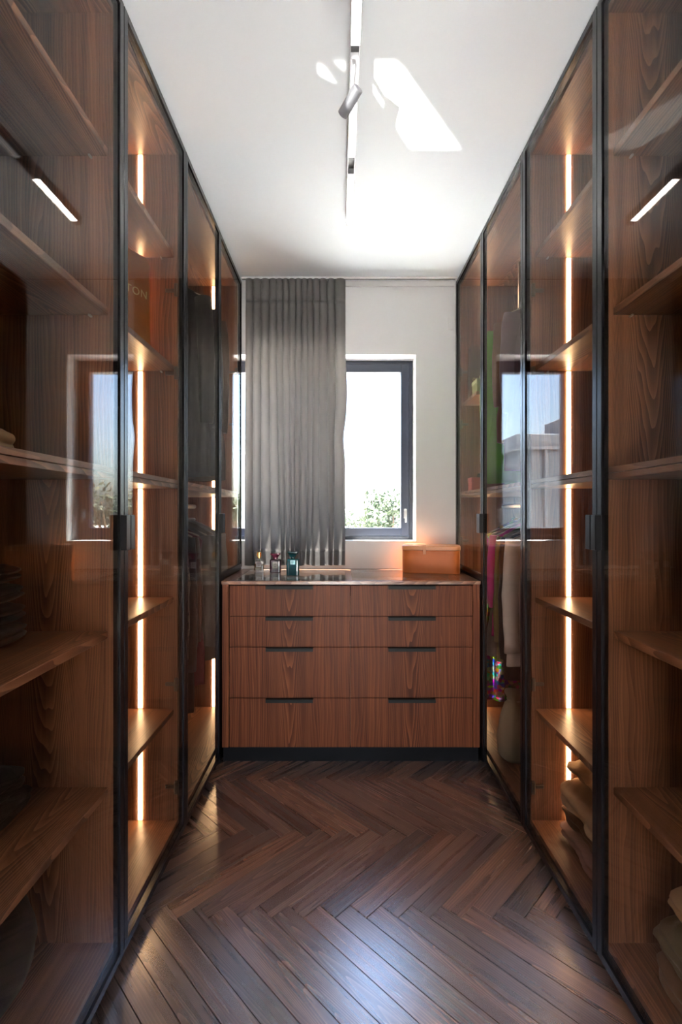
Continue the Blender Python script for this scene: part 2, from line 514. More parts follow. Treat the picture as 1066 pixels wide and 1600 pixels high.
# ------------------------------------------------------------------ wardrobes
ZB, ZT = 0.070, 2.574              # top of bottom panel, underside of top panel
ZJ0, ZJM, ZJ1 = 1.318, 1.334, 1.350
SH = [(0.470, 0.490), (0.890, 0.910), (1.760, 1.780), (2.187, 2.207)]
DEPTH = 0.56
def wardrobe(side, unit, label):
    """side -1 left, +1 right; unit 0 = near pair of doors, 1 = far pair"""
    G = GL if side < 0 else GR
    def X(t): return G + side*t      # t = distance behind the outer glass plane
    y0, y1 = YB[unit*2], YB[unit*2 + 2]
    ym = YB[unit*2 + 1]
    e = thing('wardrobe', (X(DEPTH/2), (y0 + y1)/2, 0.0), label, 'wardrobe', 'glass fronted walnut wardrobes')
    f = 0.026                          # front edge of the carcass
    th = 0.018
    ya, yb = y0 + 0.001, y1 - 0.001
    obj('plinth', box(X(0.030), X(DEPTH - .02), ya, yb if unit == 0 else DF + 0.02, 0.0, 0.052, 0.001), M['plinth'], e)
    obj('side_panel', box(X(f), X(DEPTH), ya, ya + th, 0.052, 2.592, 0.0008), M['wood_xz'], e)
    obj('side_panel', box(X(f), X(DEPTH), yb - th, yb, 0.052, 2.592, 0.0008), M['wood_xz'], e)
    obj('back_panel', box(X(DEPTH), X(DEPTH + .008), ya, yb, 0.052, 2.592), M['wood_yz'], e)
    i0, i1 = ya + th, yb - th
    obj('top_panel', box(X(f), X(DEPTH), i0, i1, ZT, 2.592, 0.0008), M['wood_xy'], e)
    obj('top_filler', box(X(0.028), X(0.046), ya, yb, 2.592, CEIL - 0.002), M['black'], e)
    obj('bottom_panel', box(X(f), X(DEPTH), i0, i1, 0.052, ZB, 0.0008), M['wood_xy'], e)
    obj('middle_panel', box(X(f), X(DEPTH), i0, i1, ZJ0, ZJM - .0008, 0.0008), M['wood_xy'], e)
    obj('middle_panel', box(X(f), X(DEPTH), i0, i1, ZJM + .0008, ZJ1, 0.0008), M['wood_xy'], e)
    if unit == 1:
        obj('apron_panel', box(X(0.003), X(0.025), DF + .004, yb, 0.0, 0.898, 0.0008), M['black'], e)
    cells = [(i0, i1)]
    if unit == 0:
        for za, zb in ((ZB, ZJ0), (ZJ1, ZT)):
            obj('partition', box(X(f), X(DEPTH), ym - 0.009, ym + 0.009, za, zb, 0.0008), M['wood_xz'], e)
        for (a, b) in ((i0, ym - 0.009), (ym + 0.009, i1)):
            for (za, zb) in SH:
                obj('shelf', box(X(0.040), X(DEPTH), a, b, za, zb, 0.001), M['wood_xy'], e)
                for t_pin in (0.085, 0.45):
                    obj('shelf_pin', tube([(X(t_pin), b - 0.012, za - 0.004), (X(t_pin), b + 0.001, za - 0.004)], 0.0032, 8), M['steel'], e)
        levels = [ZB, SH[0], SH[1], (ZJ0, ZJ1), SH[2], SH[3], ZT]
    else:
        if side > 0:
            obj('shelf', box(X(0.040), X(DEPTH), 2.60, i1, 1.862, 1.880, 0.001), M['wood_xy'], e)
        levels = [ZB, (ZJ0, ZJ1), ZT] if side < 0 else [ZB, (ZJ0, ZJ1), (1.862, 1.880), ZT]
    # warm light strip let into the far side panel, one length per compartment
    for q in range(len(levels) - 1):
        lo = levels[q] if not isinstance(levels[q], tuple) else levels[q][1]
        hi = levels[q+1] if not isinstance(levels[q+1], tuple) else levels[q+1][0]
        obj('led_strip', box(X(0.158), X(0.173), i1 - 0.004, i1 + 0.002, lo + 0.003, hi - 0.003), M['led'], e)
    if unit == 1:
        rz = [1.262, 2.420] if side < 0 else [1.262, 2.300]
        for z in rz:
            obj('hanging_rail', tube([(X(0.28), i0, z), (X(0.28), i1 if (z < 2 or side < 0) else 2.60, z)], 0.012, 12), M['steel'], e)
        if side > 0:
            obj('rail_bracket', box(X(0.265), X(0.295), 2.592, 2.604, 2.285, ZT, 0.002), M['steel'], e)
    # doors
    for k in range(2):
        da, db = YB[unit*2 + k] + 0.0015, YB[unit*2 + k + 1] - 0.0015
        zb0 = 0.034 if not (unit == 1 and k == 1) else 0.902
        zt0 = 2.604
        w = 0.022; t0, t1 = 0.0, 0.020
        bm = bmesh.new()
        add_box(bm, X(t0), X(t1), da, da + w, zb0, zt0, 0.0012)
        add_box(bm, X(t0), X(t1), db - w, db, zb0, zt0, 0.0012)
        add_box(bm, X(t0), X(t1), da + w, db - w, zb0, zb0 + w, 0.0012)
        add_box(bm, X(t0), X(t1), da + w, db - w, zt0 - w, zt0, 0.0012)
        d = obj('door', bm, M['black'], e)
        obj('glass_pane', box(X(0.004), X(0.008), da + w - .003, db - w + .003, zb0 + w - .003, zt0 - w + .003), M['glass'], d)
        # pull at the meeting stiles
        ha, hb = (db - 0.025, db) if k == 0 else (da, da + 0.025)
        bm = box(X(-0.018), X(0.0), ha, hb, 1.128, 1.222, 0.0015)
        obj('handle', bm, M['handle'], d)
        # hinges on the other stile
        hy = da + 0.030 if k == 0 else db - 0.030
        sgn = 1 if k == 0 else -1
        zs = [0.20, 0.585, 1.75, 2.06] if zb0 < 0.5 else [1.06, 1.75, 2.06]
        for z in zs:
            bm = box(X(0.021), X(0.034), hy - 0.006, hy + 0.006, z - 0.024, z + 0.024, 0.002)
            add_box(bm, X(0.024), X(0.070), hy - sgn*0.009, hy - sgn*0.002, z - 0.007, z + 0.007, 0.002)
            obj('hinge', bm, M['hinge'], d)
    return e
WLN = wardrobe(-1, 0, 'tall walnut wardrobe at near left with shelves behind smoked glass doors')
WLF = wardrobe(-1, 1, 'tall walnut wardrobe at far left by the curtain, with dark hanging clothes')
WRN = wardrobe(1, 0, 'tall walnut wardrobe at near right with shelves behind smoked glass doors')
WRF = wardrobe(1, 1, 'tall walnut wardrobe at far right beside the orange box, with clothes on rails')

# ------------------------------------------------------------------ dresser under the window
def DX(px): return (px - 530)*DF/FP
def DZ(py): return EYE - (py - 800)*DF/FP
ZTOP = 0.890
dr = thing('dresser', (0.058, (DF + YWALL)/2, 0.0), 'low walnut dresser with eight drawers under the window', 'dresser')
dx0, dx1 = DX(347), DX(750)
ztop0 = ZTOP - 0.016
obj('side_panel', box(dx0, DX(357.5), DF, YWALL - .002, 0.073, ztop0, 0.0008), M['wood_front'], dr)
obj('side_panel', box(DX(739.5), dx1, DF, YWALL - .002, 0.073, ztop0, 0.0008), M['wood_front'], dr)
obj('bottom_panel', box(DX(357.5), DX(739.5), DF + .022, YWALL - .002, 0.073, 0.091), M['wood_xy'], dr)
obj('back_panel', box(DX(357.5), DX(739.5), YWALL - .012, YWALL - .003, 0.091, ztop0 - .06), M['wood_xz'], dr)
obj('divider', box(DX(547.5) - .008, DX(547.5) + .008, DF + .022, YWALL - .013, 0.091, ztop0 - .06), M['wood_xz'], dr)
obj('plinth', box(dx0 + .004, dx1 - .004, DF + 0.012, DF + 0.03, 0.0, 0.073), M['plinth'], dr)
rows = [(914.5, 963), (963, 1011), (1011, 1090.5), (1090.5, 1168)]
cols = [(358.5, 547.2, 416, 489.5), (547.8, 738.8, 606.5, 680)]
for (xa, xb, ha, hb) in cols:
    for (ya, yb) in rows:
        za, zb = DZ(yb) + 0.001, DZ(ya) - 0.001
        bm = box(DX(xa) + .0006, DX(xb) - .0006, DF, DF + 0.020, za, zb, 0.0012)
        d = obj('drawer', bm, M['wood_front'], dr)
        bm = box(DX(ha), DX(hb), DF - 0.022, DF - 0.0005, zb - 0.0035, zb + 0.0003, 0.0006)
        add_box(bm, DX(ha), DX(hb), DF - 0.022, DF - 0.0185, zb - 0.016, zb - 0.0035, 0.0006)
        obj('handle', bm, M['pull'], d)

# worktop: walnut frame with two sheets of glass let in over felt trays
wt = thing('worktop', (0.058, (DF + YWALL)/2, ztop0), 'walnut worktop with two inset glass panels on the dresser', 'worktop')
wx0, wx1, wy0, wy1 = dx0 - .003, dx1 + .003, DF - 0.004, YWALL - 0.002
gx = [(DX(364) , DX(541)), (DX(551), DX(728))]
gy0, gy1 = DF + 0.035, YWALL - 0.055
bm = bmesh.new()
zt, zb = ZTOP, ztop0
add_box(bm, wx0, wx1, wy0, gy0, zb, zt, 0.0008)
add_box(bm, wx0, wx1, gy1, wy1, zb, zt, 0.0008)
add_box(bm, wx0, gx[0][0], gy0, gy1, zb, zt); add_box(bm, gx[0][1], gx[1][0], gy0, gy1, zb, zt); add_box(bm, gx[1][1], wx1, gy0, gy1, zb, zt)
obj('frame', bm, M['wood_top'], wt)
for (a, b) in gx:
    g = obj('glass_panel', box(a + .001, b - .001, gy0 + .001, gy1 - .001, zt - 0.006, zt - 0.0005), M['topglass'], wt)
    obj('display_tray', box(a + .001, b - .001, gy0 + .001, gy1 - .001, zt - 0.052, zt - 0.046), M['felt'], dr)

# ------------------------------------------------------------------ curtain and its rail
def curtain():
    e = thing('curtain', (-0.254, 2.84, 0.918), 'grey beige pleated curtain half drawn across the window', 'curtain')
    x0, x1 = -0.553, 0.038
    zt, zb = 2.602, 0.918
    NS = 420
    rnd = random.Random(7)
    npl = 14
    wd = [1.05, 1.1, 1.08, 1.0, 0.85, 0.82, 0.88, 0.86, 0.78, 0.78, 0.84, 1.05, 1.05, 1.45]
    tot = sum(wd); edges = [0]
    for w in wd: edges.append(edges[-1] + w/tot)
    ph0 = []
    for i in range(NS + 1):
        s = i/NS
        k = max(j for j in range(npl) if edges[j] <= s + 1e-9)
        ph0.append(k + (s - edges[k])/(edges[k+1] - edges[k]))
    def point(i, z):
        s = i/NS; t = (zt - z)/(zt - zb)       # 0 top, 1 bottom
        u = ph0[i]
        if t < 0.078:                           # heading: round pencil pleats
            fr = u - math.floor(u)
            y = -0.026*math.sqrt(max(0.0, 1 - (2*fr - 1)**2)) + 0.012
            x = x0 + (x1 - x0)*s
            return x, y
        k = min(1.0, (t - 0.078)/0.10); k = k*k*(3 - 2*k)
        k2 = max(0.0, (t - 0.25)/0.75)
        # folds drift to the left and merge lower down on the right side
        u2 = u + k2*(0.30*math.sin(u*0.9 + 0.7) + 0.12*math.sin(u*1.7 + 2.1*t + 1.0))
        fr = u2 - math.floor(u2)
        semi = math.sqrt(max(0.0, 1 - abs(2*fr - 1)**2.2))
        amp = 0.026 + 0.010*k + 0.012*noise.noise(Vector((math.floor(u2)*1.7, 0.3, 5.1)))
        nip = 1 - 0.45*math.exp(-((t - 0.082)/0.012)**2)
        y = -amp*semi*nip + 0.012
        y += 0.012*k2*noise.noise(Vector((u*0.55, t*2.0, 1.3)))
        big = 0.035*k2*math.exp(-((s - 0.62 + 0.10*t)/0.10)**2)
        y -= big
        sx = s + k2*0.030*math.sin(math.pi*s)*math.sin(3.1*s + 1.2) - k2*0.05*max(0, s - 0.45)*(1 - s)*3
        x = x0 + (x1 - x0)*sx
        # right edge bows out a little at mid height, then tucks in
        x += 0.010*math.exp(-((t - 0.40)/0.10)**2)*max(0, s - 0.8)*5 - 0.012*math.exp(-((t - 0.56)/0.05)**2)*max(0, s - 0.85)*6
        x += 0.004*math.sin(u*2.2)*k2
        return x, y
    def sheet(name, za, zb_, nz, mat, off=0.0):
        bm = bmesh.new(); rows_ = []
        for j in range(nz + 1):
            z = za + (zb_ - za)*j/nz
            row = []
            for i in range(NS + 1):
                x, y = point(i, z)
                zz = z
                if zb_ == zb: 
                    zz = z - 0.010*(j/nz)*noise.noise(Vector((ph0[i]*0.5, 0, 3.0)))
                row.append(bm.verts.new((x, 2.850 + y + off, zz)))
            rows_.append(row)
        for j in range(nz):
            for i in range(NS):
                bm.faces.new((rows_[j][i], rows_[j][i+1], rows_[j+1][i+1], rows_[j+1][i]))
        bmesh.ops.solidify(bm, geom=bm.faces[:], thickness=0.0016)
        return obj(name, bm, mat, e, smooth=True)
    zp = zt - 0.078*(zt - zb)
    sheet('heading', zt, zp, 8, M['curtain'])
    sheet('drape', zp, zb + 0.085, 90, M['curtain'])
    sheet('hem', zb + 0.085, zb, 10, M['hem'])
curtain()
cr = thing('curtain_rail', (0.06, 2.80, CEIL - .016), 'white curtain rail along the ceiling edge above the window', 'curtain rail')
obj('rail', box(-0.575, 0.692, 2.842, 2.866, CEIL - 0.011, CEIL - 0.0005, 0.002), M['white'], cr)
obj('slot', box(-0.573, 0.690, 2.850, 2.858, CEIL - 0.0118, CEIL - 0.0105), M['trackdark'], cr)
bm = box(0.683, 0.695, 2.838, 2.870, CEIL - 0.0118, CEIL - 0.0005, 0.002)
obj('end_cap', bm, M['white'], cr)
# trim line where wall meets ceiling
struct(obj('trim_1', box(-0.575, 0.692, YWALL - 0.012, YWALL - 0.0005, CEIL - 0.034, CEIL - 0.0005, 0.002), M['white']))
# access plate on the wall
pl_ = thing('wall_plate', (0.674, YWALL, 2.315), 'square white cover plate on the wall beside the far right wardrobe', 'cover plate')
bm = box(0.653, 0.6965, YWALL - 0.006, YWALL - 0.0003, 2.322, 2.398, 0.002)
obj('plate', bm, M['white'], pl_)
obj('cover', box(0.659, 0.6945, YWALL - 0.009, YWALL - 0.006, 2.330, 2.391, 0.001), M['wall'], pl_)

# ------------------------------------------------------------------ ceiling track light
tk = thing('track_light', (0.047, 1.65, CEIL - 0.045), 'slim ceiling track with three glowing bars and a grey spotlight', 'track light')
TX, TW, TZ0 = 0.047, 0.014, 2.573
def ty(py, z=TZ0): return (z - EYE)*FP/(800 - py)
yend = ty(352); ystart = 0.55
bm = bmesh.new()
add_box(bm, TX - TW, TX - TW + 0.002, ystart, yend, TZ0, CEIL - .0005)
add_box(bm, TX + TW - 0.002, TX + TW, ystart, yend, TZ0, CEIL - .0005)
add_box(bm, TX - TW + .002, TX + TW - .002, ystart, yend, CEIL - 0.006, CEIL - .0005)
obj('profile', bm, M['track'], tk)
obj('end_cap', box(TX - TW + .002, TX + TW - .002, ty(345), yend, TZ0 - .001, CEIL - .007, .001), M['track'], tk)
for (pa, pb) in ((-400, 70), (177, 246), (280, 345)):
    ya, yb = ty(pa), ty(pb)
    b = obj('light_bar', box(TX - TW + .0022, TX + TW - .0022, ya, yb, TZ0 - 0.0015, TZ0 + 0.012), M['bar'] if pa != 177 else M['bar_dim'], tk)
for (pa, pb) in ((70, 92), (246, 271)):
    obj('slot_insert', box(TX - TW + .0022, TX + TW - .0022, ty(pa) + .001, ty(pb), TZ0 + 0.020, TZ0 + 0.030), M['trackdark'], tk)
obj('connector', box(TX - TW + .0022, TX + TW - .0022, ty(271) + .001, ty(280) - .001, TZ0 - 0.001, TZ0 + 0.03, .001), M['track'], tk)
obj('adapter', box(TX - TW + .0022, TX + TW - .0022, ty(92) + .001, ty(176) - .001, TZ0 + 0.003, TZ0 + 0.03, .001), M['track'], tk)
A_ = Vector((0.0580, 1.459, 2.510)); B_ = Vector((0.0100, 1.517, 2.475))
ax_ = (B_ - A_).normalized()
sp_ = obj('spot_head', tube([A_, A_ + ax_*0.002, B_ - ax_*0.002, B_], [0.0150, 0.0165, 0.0165, 0.0155], 28), M['spot'], tk, smooth=False)
obj('lens_ring', tube([B_ - ax_*0.001, B_ + ax_*0.0015], 0.012, 24), M['trackdark'], sp_)
mid = (A_ + B_)/2
sl_ = bpy.data.lights.new('spot_lamp', 'SPOT'); sl_.energy = 2.0; sl_.spot_size = math.radians(60); sl_.spot_blend = 0.9
sl_.color = (1.0, 0.95, 0.88); sl_.shadow_soft_size = 0.011
slo = bpy.data.objects.new('spot_lamp', sl_); C.objects.link(slo); slo.location = B_ + ax_*0.004
slo.rotation_euler = ax_.to_track_quat('-Z', 'Y').to_euler()
obj('spot_arm', tube([mid + Vector((0.006, -0.02, 0.012)), Vector((TX, mid.y - 0.03, TZ0 + .004))], 0.0055, 12), M['track'], tk)

# ------------------------------------------------------------------ things on the worktop
M['g_clear'] = sheet_glass('clear_bottle_glass', (0.90, 0.88, 0.82), 0.05)
M['amber'] = plain('amber_perfume', (0.16, 0.075, 0.02), 0.15, 0.5)
M['gold'] = plain('polished_gold', (0.75, 0.48, 0.18), 0.22, 0.5, 1.0)
M['plum'] = plain('plum_glass', (0.055, 0.006, 0.022), 0.08, 0.7)
M['plumcap'] = plain('plum_cap', (0.20, 0.02, 0.06), 0.12, 0.7)
M['teal'] = plain('teal_glass', (0.002, 0.085, 0.105), 0.08, 0.7)
M['tealcap'] = plain('teal_cap', (0.002, 0.06, 0.075), 0.15, 0.7)
M['label'] = plain('paper_label', (0.72, 0.66, 0.62), 0.6)
M['label2'] = plain('silver_label', (0.22, 0.42, 0.46), 0.35, 0.5, 0.5)
M['ink'] = plain('label_ink', (0.16, 0.12, 0.11), 0.7)
def rounded_block(cx, cy_, w, d, z0, z1, mat, name, parent, sh=0.012, neck=None):
    prof = [(0.97, z0), (1.0, z0 + .003), (1.0, z1 - sh), (0.94, z1 - sh*0.35), (0.72, z1)]
    if neck: prof += [(neck, z1 + .001), (neck, z1 + .008)]
    bm = lathe([(r, z) for r, z in prof], cx, cy_, 32, w/2, d/2, 0, 7.0)
    return obj(name, bm, mat, parent)
def bottle(px, ybot, w, d, h, mats, label, capkind, lab):
    cyy = (EYE - ZTOP)*FP/(ybot - 800) + d/2
    cx = (px - 530)*(cyy - d/2)/FP
    z0 = ZTOP
    e = thing('perfume_bottle', (cx, cyy, z0), label, 'perfume bottle', 'perfume bottles on the worktop')
    body_h = h*0.70
    rounded_block(cx, cyy, w, d, z0 + .0002, z0 + body_h, mats[0], 'body', e, 0.010)
    zt = z0 + body_h
    if capkind == 'cyl':
        obj('liquid', lathe([(0.86, z0 + .006), (0.88, z0 + .009), (0.88, z0 + body_h*0.55)], cx, cyy, 32, w/2, d/2, 0, 7.0), M['amber'], e)
        obj('collar', lathe([(1, zt), (1, zt + .006)], cx, cyy, 20, .009, .009), M['gold'], e)
        obj('cap', lathe([(0.95, zt + .0062), (1, zt + .008), (1, z0 + h - .002), (0.9, z0 + h)], cx, cyy, 24, .0125, .0125), mats[1], e)
    else:
        obj('collar', lathe([(1, zt), (1, zt + .008)], cx, cyy, 20, .013, .012), mats[1], e)
        prof = [(0.50, zt + .0082), (0.55, zt + h*.10), (0.78, zt + h*.20), (0.98, z0 + h - .008), (1.0, z0 + h - .003), (0.96, z0 + h)]
        obj('cap', lathe(prof, cx, cyy, 32, w*0.46, d*0.46, 0, 5.0), mats[1], e)
    lw, lz0, lz1, lm = lab
    fy = cyy - d/2
    lb = obj('label', box(cx - lw/2, cx + lw/2, fy - 0.0012, fy - 0.0002, z0 + lz0, z0 + lz1), lm, e)
    hgt = lz1 - lz0
    bm = bmesh.new()
    for q, ww in ((0.70, 0.30), (0.52, 0.36), (0.28, 0.22)):
        add_box(bm, cx - lw*ww, cx + lw*ww, fy - 0.0016, fy - 0.0012, z0 + lz0 + hgt*q, z0 + lz0 + hgt*(q + .07))
    obj('print', bm, M['ink'] if lm is M['label'] else M['teal'], lb)
    return e
bottle(404.5, 893.2, 0.058, 0.030, 0.110, (M['g_clear'], M['gold']), 'clear amber perfume bottle with gold cap at the left on the worktop', 'cyl', (0.030, 0.026, 0.058, M['label']))
bottle(430, 895, 0.062, 0.034, 0.108, (M['plum'], M['plumcap']), 'dark plum perfume bottle with flared cap between the clear and teal bottles', 'flare', (0.030, 0.024, 0.060, M['label']))
bottle(457.5, 899.5, 0.068, 0.036, 0.128, (M['teal'], M['tealcap']), 'teal perfume bottle with flared cap at the right of three', 'flare', (0.026, 0.060, 0.082, M['label2']))

# orange leather box
M['leather'] = plain('orange_leather', (0.60, 0.145, 0.028), 0.45, 0.3, var=0.06, scale=20, bump=0.12, bscale=420)
M['leather2'] = plain('tan_orange_leather', (0.70, 0.27, 0.10), 0.4, 0.5, var=0.06, scale=20)
ob = thing('leather_box', (0.533, 2.735, ZTOP), 'long rounded orange leather box on the worktop against the far right wardrobe', 'box')
bx, by, bw, bd, brot = 0.523, 2.748, 0.318, 0.170, math.radians(-12)
prof = [(0.985, ZTOP), (1.0, ZTOP + .003), (1.0, ZTOP + 0.126), (0.985, ZTOP + 0.127)]
obj('body', lathe(prof, bx, by, 72, bw/2, bd/2, brot, 6.0), M['leather'], ob, smooth=False)
prof = [(1.0, ZTOP + 0.1285), (1.014, ZTOP + 0.1295), (1.014, ZTOP + 0.147), (1.004, ZTOP + 0.151), (0.96, ZTOP + 0.153)]
lid = obj('lid', lathe(prof, bx, by, 72, bw/2, bd/2, brot, 6.0), M['leather2'], ob, smooth=False)
tx, ty_ = -0.034, -bd/2*1.016
bm = bmesh.new(); add_box(bm, tx - .0085, tx + .0085, ty_ - .005, ty_ - .001, ZTOP + .106, ZTOP + .155, .0012)
add_box(bm, tx - .0085, tx + .0085, ty_ - .005, ty_ + .03, ZTOP + .1535, ZTOP + .1565, .001)
bmesh.ops.transform(bm, matrix=Matrix.Translation((bx, by, 0)) @ Matrix.Rotation(brot, 4, 'Z'), verts=bm.verts)
obj('closing_tab', bm, M['leather2'], lid)

# ------------------------------------------------------------------ folded clothes
def folded(name, label, cat, cx, cy_, z0, w, d, h, mat, seed, layers=3, crumple=0.006, rot=0.0, group=None, slump=0.0):
    """w along X, d along Y; soft folded slab resting on z0"""
    bm = bmesh.new()
    nx, ny, nz = 22, 26, 10
    bmesh.ops.create_cube(bm, size=2.0)
    bmesh.ops.subdivide_edges(bm, edges=bm.edges[:], cuts=21, use_grid_fill=True)
    rm = Matrix.Rotation(rot, 3, 'Z')
    for v in bm.verts:
        p = v.co.copy()
        r = 0.82
        x, y, z = p
        # round the side edges
        k = math.sqrt(max(0.0, 1 - 0.55*z*z)) if abs(z) < 1 else math.sqrt(0.45)
        k = 1 - (1 - k)*min(1.0, h/w*2.2)
        ex = x*k*(1 - 0.10*abs(y)**6); ey = y*k*(1 - 0.10*abs(x)**6)
        groove = abs(math.sin((z*0.5 + 0.5)*math.pi*layers))
        gk = 0.012*(1 - groove)
        if abs(x) > 0.99: ex -= math.copysign(gk/(w/2), x)
        if abs(y) > 0.99: ey -= math.copysign(gk/(d/2), y)
        top = (z*0.5 + 0.5)
        px_, py_ = ex*w/2, ey*d/2
        pz = top*h*(1 - 0.12*(abs(x)**4 + abs(y)**4)*0.5*top)
        q = Vector((px_*9 + seed*7.1, py_*9, pz*16 + seed))
        nv = noise.noise_vector(q)*crumple + noise.noise_vector(q*2.3)*crumple*0.6 + noise.noise_vector(q*5.1)*crumple*0.3
        px_ += nv.x; py_ += nv.y; pz = max(0.0, pz + nv.z*top)
        pz -= slump*top*max(0.0, -py_/d)
        w_ = rm @ Vector((px_, py_, 0))
        v.co = Vector((cx + w_.x, cy_ + w_.y, z0 + max(0.0004, pz) + 0.0002))
    bm.normal_update()
    o = obj(name, bm, mat, None, smooth=True)
    tag(o, label, cat, group)
    return o
def fab(name, col, **k): return cloth('fabric_' + name, col, **k)
tan = fab('tan', (0.48, 0.31, 0.18)); tan2 = fab('sand', (0.60, 0.42, 0.26)); olive = fab('olive', (0.13, 0.11, 0.065))
brown = fab('brown', (0.16, 0.085, 0.045)); rust = fab('rust', (0.42, 0.13, 0.05)); beige = fab('beige', (0.48, 0.37, 0.25))
black = fab('black', (0.012, 0.011, 0.012)); black2 = fab('charcoal', (0.022, 0.019, 0.019)); mauve = fab('mauve_grey', (0.26, 0.23, 0.26))
lilac = fab('dusty_pink', (0.36, 0.22, 0.19))
# left near wardrobe, first compartment
folded('folded_blanket', 'beige folded blanket on the middle shelf of the near left wardrobe, lower of two', 'blanket', -0.935, 1.050, 1.350, 0.30, 0.34, 0.095, beige, 1.0, 2, 0.010)
folded('folded_blanket', 'brownish folded blanket on the middle shelf of the near left wardrobe, upper of two', 'blanket', -0.955, 1.040, 1.446, 0.28, 0.32, 0.052, tan, 2.0, 1, 0.010)
z = 0.910
for i, (h, w, lab) in enumerate(((0.050, 0.36, 'bottom'), (0.048, 0.33, 'second from the bottom'), (0.046, 0.34, 'second from the top'), (0.044, 0.31, 'top'))):
    folded('folded_sweater', 'black folded sweater in the near left stack level with the worktop, %s' % lab, 'sweater', -0.955 + 0.012*(i % 2), 1.06, z, w, 0.38, h, black if i % 2 else black2, 5.0 + i, 2, 0.007)
    z += h + 0.001
folded('folded_trousers', 'black folded trousers on the low shelf at near left, bottom of three', 'trousers', -0.95, 1.06, 0.490, 0.37, 0.38, 0.055, black2, 11.0, 2, 0.008)
folded('folded_trousers', 'black folded trousers on the low shelf at near left, middle of three', 'trousers', -0.955, 1.06, 0.546, 0.36, 0.37, 0.050, black, 12.0, 2, 0.008)
folded('folded_trousers', 'black folded trousers on the low shelf at near left, top of three', 'trousers', -0.98, 1.05, 0.600, 0.28, 0.34, 0.045, black2, 13.0, 2, 0.009)
# black bag on the wardrobe floor at near left
bg = thing('duffel_bag', (-0.93, 1.09, ZB), 'black soft duffel bag on the floor of the near left wardrobe', 'bag')
bm = bmesh.new(); bmesh.ops.create_icosphere(bm, subdivisions=4, radius=1.0)
for v in bm.verts:
    p = v.co
    q = Vector([math.copysign(abs(k)**0.6, k) for k in p])
    nv = noise.noise_vector(q*2.2)*0.06
    v.co = Vector((-0.93 + (q.x + nv.x)*0.20, 1.08 + (q.y + nv.y)*0.17, ZB + 0.0005 + max(0, (q.z*0.5 + 0.5 + nv.z*0.6))*0.26))
obj('body', bm, black, bg, smooth=True)
bm = bmesh.new()
for s in (-1, 1):
    add_tube(bm, [(-0.93 + s*0.04 + 0.09*math.cos(a), 1.08 + s*0.05, ZB + 0.235 + 0.085*math.sin(a)) for a in [k*math.pi/10 for k in range(11)]], 0.008, 8)
obj('carry_handles', bm, black2, bg)
# right near wardrobe
folded('folded_shirt', 'grey mauve folded shirt on the upper shelf at near right', 'shirt', 0.985, 1.045, 1.780, 0.28, 0.32, 0.055, mauve, 21.0, 2, 0.004)
folded('folded_jeans', 'brown folded trousers on the floor of the near right wardrobe, bottom of the stack', 'trousers', 0.975, 1.055, ZB, 0.40, 0.36, 0.070, brown, 22.0, 2, 0.008)
folded('folded_jeans', 'olive folded trousers on the floor of the near right wardrobe, middle of the stack', 'trousers', 0.965, 1.055, ZB + .077, 0.385, 0.36, 0.085, olive, 23.0, 3, 0.009)
folded('folded_jeans', 'light tan folded trousers on the floor of the near right wardrobe, top of the stack', 'trousers', 0.985, 1.05, ZB + .168, 0.36, 0.35, 0.085, tan2, 24.0, 2, 0.013)
# right near wardrobe, second compartment: crumpled tan stack by the light strip
folded('crumpled_blouse', 'dusty pink crumpled blouse, bottom of the stack by the light strip', 'blouse', 0.985, 1.590, ZB, 0.40, 0.36, 0.062, lilac, 31.0, 2, 0.016)
folded('crumpled_trousers', 'brown crumpled trousers second from the bottom of the stack by the light strip', 'trousers', 0.985, 1.580, ZB + .068, 0.38, 0.35, 0.062, brown, 32.0, 2, 0.014)
folded('crumpled_trousers', 'tan crumpled trousers in the middle of the stack by the light strip', 'trousers', 0.975, 1.590, ZB + .138, 0.41, 0.35, 0.070, tan, 33.0, 2, 0.016)
folded('crumpled_shirt', 'sand coloured crumpled shirt on top of the stack by the light strip', 'shirt', 1.000, 1.585, ZB + .218, 0.36, 0.34, 0.080, tan2, 34.0, 1, 0.026)
folded('folded_scarf', 'rust orange folded scarf behind the sand shirt at the top of the stack', 'scarf', 1.07, 1.64, ZB + .300, 0.24, 0.22, 0.045, rust, 35.0, 1, 0.012)

# ------------------------------------------------------------------ bags and boxes inside
def paper_bag(name, label, cx, cy_, z0, w, d, h, rot, mat, hmat):
    e = thing(name, (cx, cy_, z0), label, 'shopping bag')
    mat_r = Matrix.Translation((cx, cy_, z0 + 0.0003)) @ Matrix.Rotation(rot, 4, 'Z')
    bm = bmesh.new()
    pts = []
    for (zz, kd) in ((0, 1.0), (h*0.5, 0.92), (h, 0.86)):
        pts.append([bm.verts.new((sx*w/2, sy*d/2*kd, zz)) for sx, sy in ((-1, -1), (1, -1), (1, 1), (-1, 1))] )
    for j in range(2):
        for i in range(4):
            bm.faces.new((pts[j][i], pts[j][(i+1) % 4], pts[j+1][(i+1) % 4], pts[j+1][i]))
    bm.faces.new(pts[0][::-1])
    bmesh.ops.solidify(bm, geom=bm.faces[:], thickness=0.0012)
    bmesh.ops.transform(bm, matrix=mat_r, verts=bm.verts)
    body = obj('paper_body', bm, mat, e)
    for s in (-1, 1):
        bm = tube([(0.28*w*math.cos(a), s*d/2*0.86, h - 0.015 + 0.02*math.sin(a)) for a in [k*math.pi/12 for k in range(13)]], 0.0022, 8)
        bmesh.ops.transform(bm, matrix=mat_r, verts=bm.verts)
        obj('rope_handle', bm, hmat, e)
    return e, body, mat_r
M['orangebag'] = plain('orange_paper', (0.52, 0.20, 0.035), 0.55, 0.35, var=0.05, scale=10)
